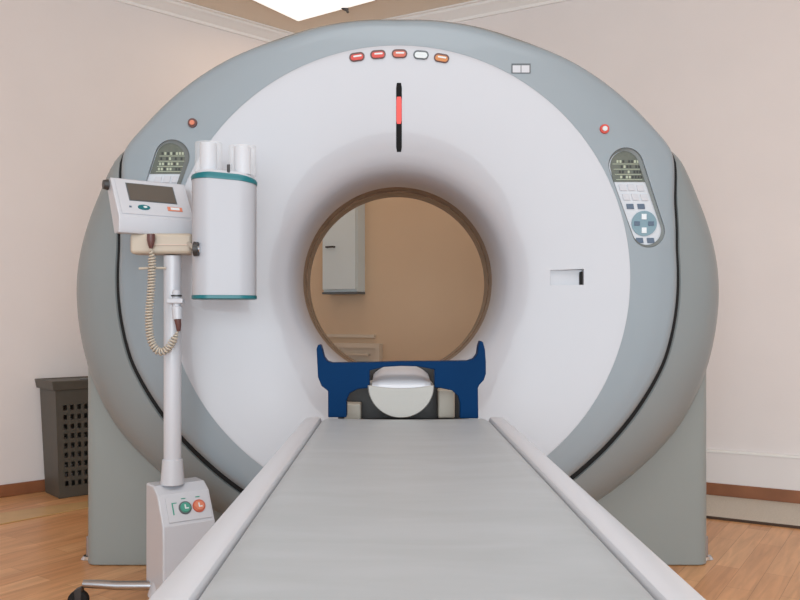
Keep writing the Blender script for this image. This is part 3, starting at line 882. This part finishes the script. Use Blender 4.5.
yw = math.radians(12); HC = (HX_, HD_)
zb = zy(299.5, HD_); zt = zy(179, HD_)
W_, Dp, Rr = 0.190, 0.13, 0.055
head = obj('injector_head', stack([rrect(W_, Dp, Rr, zb + 0.012, yw, HC), rrect(W_, Dp, Rr, zb + 0.15, yw, HC), rrect(W_ * 1.005, Dp, Rr, zt - 0.01, yw, HC, ztilt=-0.06, sag=0.004)]), M['white3'], inj)
obj('teal_band', stack([rrect(W_ - 0.004, Dp - 0.004, Rr, zb, yw, HC), rrect(W_ + 0.003, Dp + 0.003, Rr, zb + 0.002, yw, HC), rrect(W_ + 0.003, Dp + 0.003, Rr, zb + 0.0115, yw, HC)]), M['teal'], head, label='teal bottom band')
obj('teal_band', stack([rrect(W_ + 0.004, Dp + 0.003, Rr, zt - 0.0095, yw, HC, ztilt=-0.06, sag=0.004), rrect(W_ + 0.006, Dp + 0.004, Rr, zt + 0.002, yw, HC, ztilt=-0.06, sag=0.008), rrect(W_ + 0.001, Dp, Rr, zt + 0.010, yw, HC, ztilt=-0.06, sag=0.010)]), M['teal'], head, label='teal top band')
obj('head_cap', stack([rrect(W_ - 0.006, Dp - 0.01, Rr, zt + 0.0105, yw, HC, ztilt=-0.06, sag=0.010), rrect(W_ - 0.02, Dp - 0.03, Rr - 0.012, zt + 0.020, yw, HC, ztilt=-0.06, sag=0.010)]), M['white2'], head)
for px, py in ((208.5, 143.5), (242.5, 147)):
    b0 = P(px, 0, HD_); b0.z = zt + 0.012; tp_ = Vector((b0.x, b0.y, zy(py, HD_)))
    sy_ = obj('syringe', cyl(b0, tp_, 0.026, 0.026), M['white2'], inj, bevel=0.002)
    obj('syringe_sleeve', cyl(b0 - UP * 0.003, tp_ + UP * 0.001, 0.041, 0.0405, 32), M['glass'], sy_)
pn_ = P(228.5, 0, HD_ - 0.05); 
obj('centre_pin', cyl(Vector((pn_.x, pn_.y, zt + 0.008)), Vector((pn_.x, pn_.y, zt + 0.034)), 0.0045), M['dark'], head)
arm0 = kc + Vector((0.028, 0.02, 0))
obj('head_arm', tube([Vector((SX + 0.02, 2.52, yc.z)), Vector((SX + 0.1, 2.50, yc.z)), Vector((HX_ - 0.02, 2.46, yc.z))], 0.016, 14), M['brush'], inj)

# ------------------------------------------------------------------ laundry basket in the corner
bd = 3.99
bc = P(55, 0, bd); bc.z = 0
bl_ = empty('laundry_basket', bc + (lu * -0.2) - ln * 0.13, 'tall dark grey plastic laundry basket with lattice side, on the floor by the left wall', 'basket')
e1 = -lu            # along the wall, away from camera
e2 = -ln            # towards the wall
BW, BD_, BH = 0.40, 0.23, 0.595
tz0, tz1 = 0.004, BH - 0.035
def bcorner(u, v, z):
    """u along e1 0..1, v along e2 0..1; sides taper downwards"""
    k = 1 - 0.13 * (1 - z / BH)
    cc = bc + e1 * (BW / 2) + e2 * (BD_ / 2)
    return cc + e1 * ((u - 0.5) * BW * k) + e2 * ((v - 0.5) * BD_ * k) + UP * z


def lattice_face(bm, f, nu, nz, hole):
    """solid sheet f(u,z) with rectangular holes where hole(i,j)"""
    V = {}
    def vv(a, b):
        key = (a, b)
        if key not in V: V[key] = bm.verts.new(f(a, b))
        return V[key]
    us = sorted(set([0, 1] + [x for i in range(nu) for x in (0.09 + 0.82 * i / nu, 0.09 + 0.82 * (i + 0.55) / nu)]))
    zs = sorted(set([0, 1] + [x for i in range(nz) for x in (0.10 + 0.78 * i / nz, 0.10 + 0.78 * (i + 0.55) / nz)]))
    for i in range(len(us) - 1):
        for j in range(len(zs) - 1):
            um = (us[i] + us[i + 1]) / 2; wu = (us[i + 1] - us[i]) < 0.82 * 0.6 / nu and (i % 2 == 1)
            wz = (j % 2 == 1) and 0 < j < len(zs) - 2 + 1
            if hole and wu and wz: continue
            bm.faces.new((vv(us[i], zs[j]), vv(us[i + 1], zs[j]), vv(us[i + 1], zs[j + 1]), vv(us[i], zs[j + 1])))


bm = bmesh.new()
Z = lambda t: tz0 + (tz1 - tz0) * t
lattice_face(bm, lambda u, t: bcorner(u, 0, Z(t)), 9, 9, True)
lattice_face(bm, lambda u, t: bcorner(u, 1, Z(t)), 9, 9, True)
lattice_face(bm, lambda u, t: bcorner(0, u, Z(t)), 2, 3, False)
lattice_face(bm, lambda u, t: bcorner(1, u, Z(t)), 2, 3, False)
bm.faces.new([bm.verts.new(bcorner(u, v, tz0)) for u, v in ((0, 0), (1, 0), (1, 1), (0, 1))])
bmesh.ops.remove_doubles(bm, verts=bm.verts, dist=0.0005)
bo = obj('body', bm, M['basket'], bl_, smooth=False)
sm = bo.modifiers.new('solid', 'SOLIDIFY'); sm.thickness = 0.006; sm.offset = -1
def brect(g_, z): return [bcorner(-g_, -g_ * 1.4, z), bcorner(1 + g_, -g_ * 1.4, z), bcorner(1 + g_, 1 + g_ * 1.4, z), bcorner(-g_, 1 + g_ * 1.4, z)]
rm = bmesh.new()
outer0 = brect(0.035, tz1 - 0.012); outer1 = brect(0.05, BH); inner1 = brect(-0.02, BH); inner0 = brect(-0.02, tz1 - 0.012)
R4 = [[rm.verts.new(p) for p in r_] for r_ in (outer0, outer1, inner1, inner0)]
for j in range(4):
    for k in range(4): rm.faces.new((R4[j][k], R4[j][(k + 1) % 4], R4[(j + 1) % 4][(k + 1) % 4], R4[(j + 1) % 4][k]))
obj('rim', rm, M['basket'], bl_, smooth=False, bevel=0.004)
lid = obj('lid', prism([p for p in brect(-0.022, BH - 0.012)], (0, 0, 0.008)), M['basket'], bl_, smooth=False)
lp = bcorner(0.5, 0.12, BH - 0.003)
obj('lid_handle', prism([lp - e1 * 0.07 - e2 * 0.015, lp + e1 * 0.07 - e2 * 0.015, lp + e1 * 0.06 + e2 * 0.02, lp - e1 * 0.06 + e2 * 0.02], (0, 0, 0.006)), M['bezelg'], lid, smooth=False)
